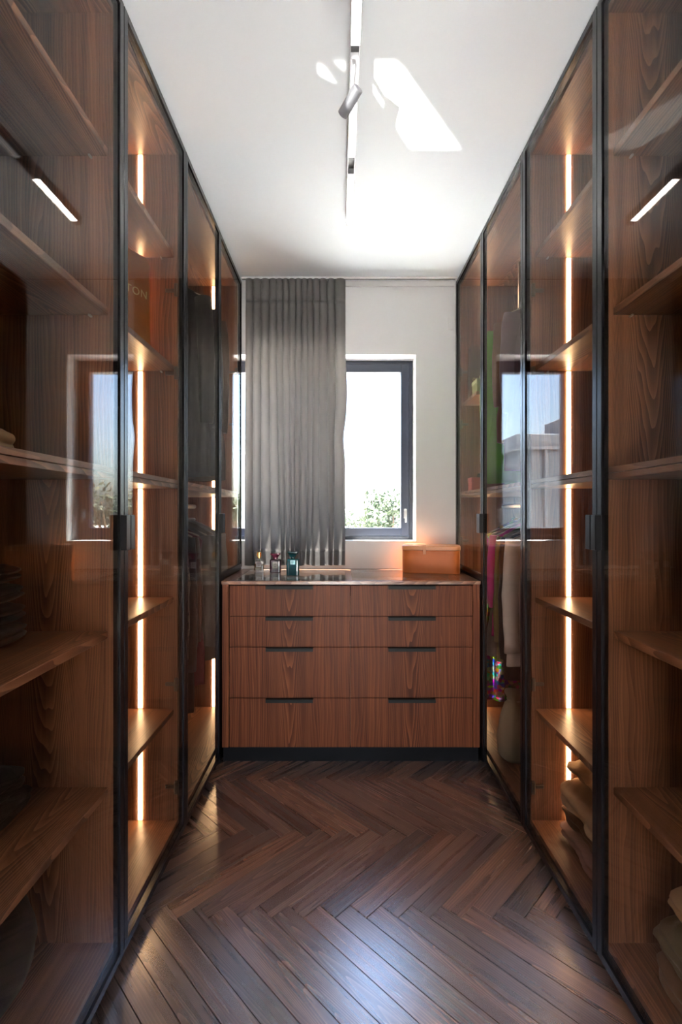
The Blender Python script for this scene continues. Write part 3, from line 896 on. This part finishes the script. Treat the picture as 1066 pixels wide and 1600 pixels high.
M['brownbag'] = plain('brown_paper', (0.16, 0.09, 0.05), 0.5, 0.4, var=0.06, scale=12)
M['goldfoil'] = plain('gold_foil', (0.80, 0.62, 0.24), 0.3, 0.5, 0.8)
def text_mesh(s, size, name, mat, parent, mtx, shear=0.0):
    c = bpy.data.curves.new('t', 'FONT'); c.body = s; c.size = size; c.extrude = 0.0004
    c.align_x = 'RIGHT'; c.align_y = 'CENTER'; c.shear = shear; c.space_character = 1.12
    o = bpy.data.objects.new('t', c); C.objects.link(o)
    me = bpy.data.meshes.new_from_object(o.evaluated_get(bpy.context.evaluated_depsgraph_get()))
    bpy.data.objects.remove(o)
    me.transform(mtx)
    return obj(name, me, mat, parent)
# orange bag, upper shelf of the left near wardrobe (second compartment)
rot = math.radians(60)
e, body, mr = paper_bag('shopping_bag', 'orange paper shopping bag with gold lettering on the upper left shelf', -0.800, 1.655, 1.780, 0.28, 0.11, 0.365, rot, M['orangebag'], M['orangebag'])
text_mesh('VUITTON', 0.038, 'lettering', M['goldfoil'], body,
          mr @ Matrix.Translation((0.128, -0.0535, 0.225)) @ Matrix.Rotation(math.radians(92.2), 4, 'X'))
# brown bag with gold script on the far right shelf
e, body, mr = paper_bag('gift_bag', 'brown paper gift bag with gold script on the high shelf at far right', 0.885, 2.800, 1.880, 0.26, 0.09, 0.30, math.radians(-6), M['brownbag'], M['goldfoil'])
bm = bmesh.new()
yy = -0.047
def stroke(pts): add_tube(bm, [(p[0], yy + 0.004*(p[1]/0.3), p[1]) for p in pts], 0.0013, 6)
def loop(x, z, w, h):
    stroke([(x + w/2 + w/2*math.cos(a), z + h/2 + h/2*math.sin(a)) for a in [k*math.pi/8 for k in range(17)]])
loop(-0.115, 0.100, 0.014, 0.016); loop(-0.097, 0.100, 0.012, 0.015)
stroke([(-0.081, 0.100), (-0.077, 0.128)]); loop(-0.083, 0.100, 0.012, 0.015)
stroke([(-0.066, 0.100), (-0.061, 0.130)]); loop(-0.068, 0.100, 0.013, 0.015)
stroke([(-0.050, 0.100), (-0.044, 0.130)]); stroke([(-0.047, 0.113), (-0.036, 0.126)]); stroke([(-0.046, 0.113), (-0.036, 0.098)])
stroke([(-0.024, 0.120), (-0.018, 0.126), (-0.016, 0.118), (-0.022, 0.106), (-0.022, 0.090)])
for q in range(4): stroke([(-0.078 + q*0.010, 0.080), (-0.078 + q*0.010, 0.088)])
bmesh.ops.transform(bm, matrix=mr, verts=bm.verts)
obj('gold_script', bm, M['goldfoil'], body)
def lidded_box(label, x0, x1, y0, y1, z0, z1, mat, mat2):
    e = thing('gift_box', ((x0+x1)/2, (y0+y1)/2, z0), label, 'box')
    zl = z1 - min(0.025, (z1 - z0)*0.35)
    obj('body', box(x0 + .002, x1 - .002, y0 + .002, y1 - .002, z0 + .0003, zl, .0015), mat, e)
    obj('lid', box(x0, x1, y0, y1, zl, z1, .0015), mat2, e)
M['boxgreen'] = plain('sage_card', (0.22, 0.25, 0.10), 0.6); M['boxpink'] = plain('coral_card', (0.55, 0.12, 0.10), 0.55)
M['boxbrown'] = plain('brown_card', (0.14, 0.07, 0.04), 0.6); M['boxdark'] = plain('dark_card', (0.05, 0.035, 0.03), 0.6)
lidded_box('sage green gift box on the high shelf at far right', 0.745, 0.93, 2.615, 2.715, 1.880, 1.955, M['boxgreen'], M['boxgreen'])
lidded_box('small coral pink box on the middle shelf at far right', 0.745, 0.800, 2.72, 2.80, 1.350, 1.425, M['boxpink'], M['boxpink'])
lidded_box('brown card box beside the small coral box on the middle shelf at far right', 0.815, 1.02, 2.67, 2.85, 1.350, 1.455, M['boxbrown'], M['boxdark'])

# ------------------------------------------------------------------ hanging clothes
def garment(name, label, cat, xc, y, rz, ztop, zbot, hw, th, mat, seed, sleeve=0.0, flare=1.06, hmat=None, front=1, collar=True):
    """one garment on a hanger; shoulders run along X, hung from a rail at height rz"""
    bm = bmesh.new(); N = 40
    NZ = 34; rings = []
    for j in range(NZ + 1):
        t = j/NZ
        z = ztop + (zbot - ztop)*t
        drop = ztop - z
        if drop < 0.085:
            w = 0.055 + (hw - 0.055)*min(1.0, (drop/0.085)**0.75)
        else:
            tt = (drop - 0.085)/max(0.01, (ztop - zbot - 0.085))
            w = hw*(1 - 0.10*math.sin(math.pi*min(1, tt*1.3)) + (flare - 1)*tt)
        ring = []
        for k in range(N):
            a = 2*math.pi*k/N
            c, s = math.cos(a), math.sin(a)
            thk = th*(0.35 + 0.65*min(1, drop/0.15))
            fold = (0.38*math.sin(c*8.0 + seed*2.1 + t*1.3) + 0.24*math.sin(c*17.0 + seed*3.7 - t*2.0))*min(1, t*1.6)*th
            yy = y + thk*math.copysign(abs(s)**0.8, s) + fold + 0.012*noise.noise(Vector((c*2 + seed, t*3, s)))
            xx = xc + w*c + 0.008*noise.noise(Vector((seed, t*4, c*2)))
            zz = z + (0.012*noise.noise(Vector((c*3, seed, s))) if j == NZ else 0)
            ring.append(bm.verts.new((xx, yy, zz)))
        rings.append(ring)
    for j in range(NZ):
        for k in range(N):
            bm.faces.new((rings[j][k], rings[j][(k+1) % N], rings[j+1][(k+1) % N], rings[j+1][k]))
    bm.faces.new(rings[0]); bm.faces.new(rings[-1][::-1])
    e = thing(name, (xc, y, zbot), label, cat)
    obj('body', bm, mat, e, smooth=True)
    if sleeve > 0:
        for s in (-1, 1):
            bm = bmesh.new(); pts = []; rr = []
            for j in range(9):
                t = j/8
                pts.append((xc + s*(hw - 0.025 + 0.022*math.sin(t*2.2)), y + 0.010*math.sin(t*3 + seed), ztop - 0.075 - sleeve*t)); rr.append(0.044 - 0.012*t)
            add_tube(bm, pts, rr, 14)
            for v in bm.verts: v.co.y = y + (v.co.y - y)*0.62
            for v in bm.verts: v.co += noise.noise_vector(v.co*18 + Vector((seed, 0, 0)))*0.006
            obj('sleeve', bm, mat, e, smooth=True)
    if collar:
        bm = bmesh.new()
        add_tube(bm, [(xc + 0.058*math.cos(a), y + 0.022*math.sin(a), ztop + 0.004) for a in [k*2*math.pi/16 for k in range(17)]], 0.009, 8)
        obj('collar', bm, mat, e, smooth=True)
    # hanger
    bm = bmesh.new()
    R_ = 0.0148; rc = rz - 0.012
    pts = [(xc, y, ztop - 0.004), (xc, y, rc - 0.045), (xc - 0.008, y, rc - 0.024)]
    for k in range(0, 12):
        a = math.radians(195 - k*20)
        pts.append((xc + R_*math.cos(a), y, rc + R_*math.sin(a)))
    h = thing('clothes_hanger', (xc, y, ztop - 0.06), 'hanger holding the ' + label, 'clothes hanger', 'clothes hangers')
    obj('hook', tube(pts, 0.0020, 8), M['steel'], h, smooth=True)
    obj('arms', tube([(xc - hw*0.92, y, ztop - 0.070), (xc - hw*0.5, y, ztop - 0.036), (xc, y, ztop - 0.002), (xc + hw*0.5, y, ztop - 0.036), (xc + hw*0.92, y, ztop - 0.070)], [0.004, 0.007, 0.008, 0.007, 0.004], 10), hmat or M['hangwood'], h, smooth=True)
    return e
M['hangwood'] = plain('pale_hanger', (0.45, 0.36, 0.28), 0.45)
M['hangblack'] = plain('black_hanger', (0.02, 0.02, 0.02), 0.4)
leo = cloth('fabric_spotted', (0.15, 0.115, 0.085), stripes=((0.02, 0.015, 0.012), 60.0, 0.42))
speck = cloth('fabric_speckled', (0.03, 0.028, 0.03), stripes=((0.22, 0.2, 0.19), 70.0, 0.22))
greyb = fab('grey_wool', (0.20, 0.18, 0.165)); burg = fab('burgundy', (0.13, 0.020, 0.028)); taupe = fab('taupe', (0.24, 0.195, 0.16))
navy = fab('navy', (0.012, 0.014, 0.024)); choc = fab('chocolate', (0.07, 0.035, 0.022))
xl = GL - 0.28
LG = [('dress', 'black and white speckled long dress nearest on the far left rail', 'dress', 1.94, 0.42, speck, 0.0, 0.20),
      ('jacket', 'spotted brown jacket second on the far left rail', 'jacket', 2.04, 0.60, leo, 0.50, 0.20),
      ('coat', 'long black coat third on the far left rail', 'coat', 2.14, 0.34, black2, 0.58, 0.205),
      ('blouse', 'dark chocolate blouse fourth on the far left rail', 'blouse', 2.23, 0.62, choc, 0.48, 0.20),
      ('dress', 'burgundy long dress fifth on the far left rail', 'dress', 2.32, 0.40, burg, 0.0, 0.205),
      ('jacket', 'grey wool jacket sixth on the far left rail', 'jacket', 2.42, 0.56, greyb, 0.55, 0.215),
      ('coat', 'taupe coat seventh on the far left rail', 'coat', 2.54, 0.46, taupe, 0.56, 0.215),
      ('shirt', 'pale grey shirt last on the far left rail beside the curtain', 'shirt', 2.68, 0.58, fab('pale_grey', (0.40, 0.38, 0.37)), 0.5, 0.215)]
for i, (nm, lab, cat, y, zb, mt, sl, hw) in enumerate(LG):
    garment(nm, lab, cat, xl, y, 1.262 + 0.012, 1.185, zb, hw, 0.030, mt, i*1.3 + 0.4, sl)
for i, (nm, lab, cat, y, zb, mt, sl, hw) in enumerate((
        ('coat', 'long black coat nearest on the upper rail at far left', 'coat', 2.325, 1.40, black, 0.6, 0.225),
        ('coat', 'long navy coat in the middle of the upper rail at far left', 'coat', 2.48, 1.42, navy, 0.6, 0.228),
        ('coat', 'dark chocolate coat last on the upper rail at far left', 'coat', 2.62, 1.40, choc, 0.6, 0.228))):
    garment(nm, lab, cat, xl + 0.006, y, 2.432, 2.335, zb, hw, 0.028, mt, i*1.9 + 3.3, sl)
xr = GR + 0.28
pink = fab('magenta', (0.62, 0.045, 0.28)); white = fab('off_white', (0.66, 0.60, 0.58)); green = fab('bright_green', (0.10, 0.34, 0.035)); purple = fab('purple_grey', (0.16, 0.11, 0.14))
oliv2 = fab('khaki', (0.20, 0.17, 0.07)); tanc = fab('camel', (0.50, 0.27, 0.12))
irid = NT('iridescent_sequins')
lw_ = irid.n('ShaderNodeTexCoord').outputs['Object']
vr = irid.n('ShaderNodeTexVoronoi'); vr.inputs['Scale'].default_value = 55.0; irid.l(lw_, vr.inputs['Vector'])
hs_ = irid.n('ShaderNodeHueSaturation'); hs_.inputs['Saturation'].default_value = 1.4; irid.l(vr.outputs['Color'], hs_.inputs['Color'])
irid.bsdf(hs_.outputs[0], 0.18, 0.6, 0.85)
irid = irid.m
RG = [('shirt', 'off white long shirt nearest on the lower rail at far right', 'shirt', 2.125, 0.55, white, 0.50, 0.225),
      ('jacket', 'black jacket behind the off white shirt at far right', 'jacket', 2.222, 0.46, black, 0.55, 0.215),
      ('blouse', 'khaki blouse between the black jacket and magenta pullover at far right', 'blouse', 2.305, 0.52, oliv2, 0.50, 0.21),
      ('pullover', 'bright magenta pullover on the lower rail at far right', 'pullover', 2.385, 0.62, pink, 0.35, 0.215),
      ('dress', 'grey wool dress behind the magenta pullover at far right', 'dress', 2.47, 0.50, greyb, 0.0, 0.215),
      ('skirt', 'iridescent sequin dress at the far end of the lower right rail', 'dress', 2.56, 0.24, irid, 0.0, 0.215)]
for i, (nm, lab, cat, y, zb, mt, sl, hw) in enumerate(RG):
    garment(nm, lab, cat, xr, y, 1.262 + 0.012, 1.185, zb, hw, 0.026, mt, i*1.7 + 0.9, sl)
garment('trousers', 'camel cloth hanging low behind the off white shirt at far right', 'trousers', xr + 0.01, 2.020, 1.274, 1.185, 0.19, 0.19, 0.022, tanc, 6.2, 0.0, collar=False)
RU = [('blouse', 'dusty purple blouse nearest on the upper rail at far right', 'blouse', 2.22, 1.42, purple, 0.45, 0.205),
      ('pullover', 'brown pullover between the purple blouse and green dress on the upper rail', 'pullover', 2.34, 1.56, brown, 0.40, 0.205),
      ('dress', 'bright green long dress on the upper rail at far right', 'dress', 2.47, 1.375, green, 0.60, 0.225)]
for i, (nm, lab, cat, y, zb, mt, sl, hw) in enumerate(RU):
    garment(nm, lab, cat, xr, y, 2.312, 2.215, zb, hw, 0.030, mt, i*2.1 + 0.2, sl)
# canvas pouch on the wardrobe floor at far right
cp = thing('canvas_pouch', (0.85, 2.33, ZB), 'beige drawstring canvas pouch on the floor of the far right wardrobe', 'pouch')
prof = [(0.80, ZB + .0005), (0.98, ZB + .02), (1.0, ZB + .10), (0.92, ZB + .19), (0.62, ZB + .255), (0.42, ZB + .275), (0.62, ZB + .30), (0.55, ZB + .312)]
bm = lathe(prof, 0.84, 2.29, 36, 0.085, 0.075, 0.3, 2.6)
for v in bm.verts:
    v.co += noise.noise_vector(v.co*15)*0.016*max(0, min(1, (v.co.z - ZB)/0.06))
obj('body', bm, fab('canvas', (0.42, 0.35, 0.25)), cp, smooth=True)
obj('drawstring', tube([(0.84 + 0.042*math.cos(a), 2.29 + 0.036*math.sin(a), ZB + .275) for a in [k*2*math.pi/18 for k in range(19)]] + [(0.80, 2.25, ZB + .22), (0.795, 2.245, ZB + .16)], 0.004, 8), fab('cord', (0.6, 0.52, 0.4)), cp, smooth=True)

# ------------------------------------------------------------------ outdoors
M['stucco'] = plain('pale_stucco', (0.15, 0.175, 0.20), 0.85, 0.2, var=0.05, scale=1.5, bump=0.1, bscale=30)
M['stucco2'] = plain('pale_stucco_band', (0.19, 0.215, 0.24), 0.85, 0.2)
M['ground'] = plain('dry_ground', (0.70, 0.68, 0.64), 0.95, 0.1, var=0.25, scale=0.4)
M['bounce_slab'] = plain('pale_bounce_slab', (0.70, 0.68, 0.65), 0.8, 0.2, var=0.05, scale=2)
M['leaf'] = plain('leaf_green', (0.045, 0.062, 0.032), 0.6, 0.3, var=0.5, scale=3)
M['leaf2'] = plain('leaf_grey_green', (0.070, 0.090, 0.055), 0.6, 0.3, var=0.5, scale=3)
M['bark'] = plain('bark', (0.12, 0.085, 0.06), 0.9, 0.1, var=0.3, scale=12)
GZ = -3.2
gnd = tag(obj('ground', box(-70, 90, 4.2, 160, GZ - .2, GZ), M['ground']), 'pale dry ground outside the window', 'ground')
gnd['kind'] = 'structure'
struct(obj('floor_fill_bounce', box(-1.3, 3.5, -7.0, -1.72, -0.16, -0.06), M['bounce_slab']))  # added unseen slab, bounces sunlight in through the rear opening
bd_ = thing('house', (-6.6, 15.0, GZ), 'pale grey house with flat parapet and chimney outside the window', 'building')
hz = 3.05
obj('wall', box(-11.0, -3.55, 13.4, 20.0, GZ, hz), M['stucco'], bd_)
obj('wing_wall', box(-3.55, -2.75, 14.6, 20.0, GZ, hz - 0.35), M['stucco'], bd_)
obj('parapet', box(-11.06, -3.49, 13.34, 20.06, hz, hz + 0.34, .02), M['stucco2'], bd_)
obj('wing_parapet', box(-3.49, -2.69, 14.54, 20.06, hz - 0.35, hz - 0.08, .02), M['stucco2'], bd_)
obj('cornice', box(-11.10, -3.45, 13.28, 20.10, hz - 0.10, hz, .02), M['stucco2'], bd_)
obj('chimney', box(-6.6, -5.05, 14.2, 15.2, hz + 0.34, hz + 0.92, .02), M['stucco2'], bd_)
obj('downpipe', tube([(-4.30, 13.33, GZ), (-4.30, 13.33, hz - .1)], 0.045, 10), M['stucco2'], bd_)
for (xa, za) in ((-9.9, -0.9), (-7.9, -0.9), (-6.2, -2.6)):
    w = obj('window', box(xa, xa + 0.9, 13.36, 13.46, za, za + 1.2, .01), M['white'], bd_)
    obj('pane', box(xa + .08, xa + .82, 13.35, 13.40, za + .08, za + 1.12), M['winframe'], w)
def tree(name, label, x, y, r, top, mat, seed, n=2600):
    rnd = random.Random(seed)
    e = thing(name, (x, y, GZ), label, 'tree')
    zc = top - r*1.05
    bm = bmesh.new()
    add_tube(bm, [(x, y, GZ), (x + .1, y, (GZ + zc)/2), (x, y + .1, zc)], [0.20, 0.14, 0.07], 9)
    for k in range(5):
        a = rnd.uniform(0, 6.28)
        add_tube(bm, [(x, y, zc - r*.6), (x + r*.35*math.cos(a), y + r*.35*math.sin(a), zc), (x + r*.6*math.cos(a), y + r*.6*math.sin(a), zc + r*.45)], [.07, .045, .02], 6)
    obj('trunk', bm, M['bark'], e)
    verts, faces = [], []
    blobs = []
    for k in range(16):
        a = rnd.uniform(0, 6.28); h = rnd.uniform(-1.0, 0.85); rr = math.sqrt(max(0, 1 - h*h))*0.72
        blobs.append((Vector((x + r*rr*math.cos(a), y + r*rr*math.sin(a), zc + r*h)), r*rnd.uniform(.24, .42)))
    for k in range(n):
        c, br = rnd.choice(blobs)
        d = Vector((rnd.gauss(0, 1), rnd.gauss(0, 1), rnd.gauss(0, 1))).normalized()*br*rnd.uniform(.5, 1.05)
        p = c + d
        u = Vector((rnd.gauss(0, 1), rnd.gauss(0, 1), rnd.gauss(0, 1))).normalized()
        v = u.orthogonal().normalized(); s = rnd.uniform(.06, .13)
        b = len(verts)
        verts += [p - u*s, p + v*s*.5, p + u*s, p - v*s*.5]
        faces.append((b, b+1, b+2, b+3))
    me = bpy.data.meshes.new('foliage'); me.from_pydata(verts, [], faces)
    f = obj('foliage', me, mat, e); f['kind'] = 'stuff'
tree('leafy_tree', 'tall dark green tree outside to the right of the window', 6.15, 15.5, 1.75, 2.65, M['leaf'], 1)
tree('leafy_tree', 'broad grey green tree farthest right outside the window', 10.0, 18.5, 2.0, 2.35, M['leaf2'], 2)
tree('leafy_tree', 'low round tree outside between the tall tree and the window centre', 4.0, 20.5, 1.6, 1.75, M['leaf2'], 3)
tree('leafy_tree', 'hazy tree seen straight through the window pane', 1.75, 15.5, 1.25, 1.95, M['leaf'], 4)
tree('leafy_tree', 'smaller hazy tree at the left in the window pane', 0.1, 19.5, 1.4, 1.35, M['leaf2'], 5)
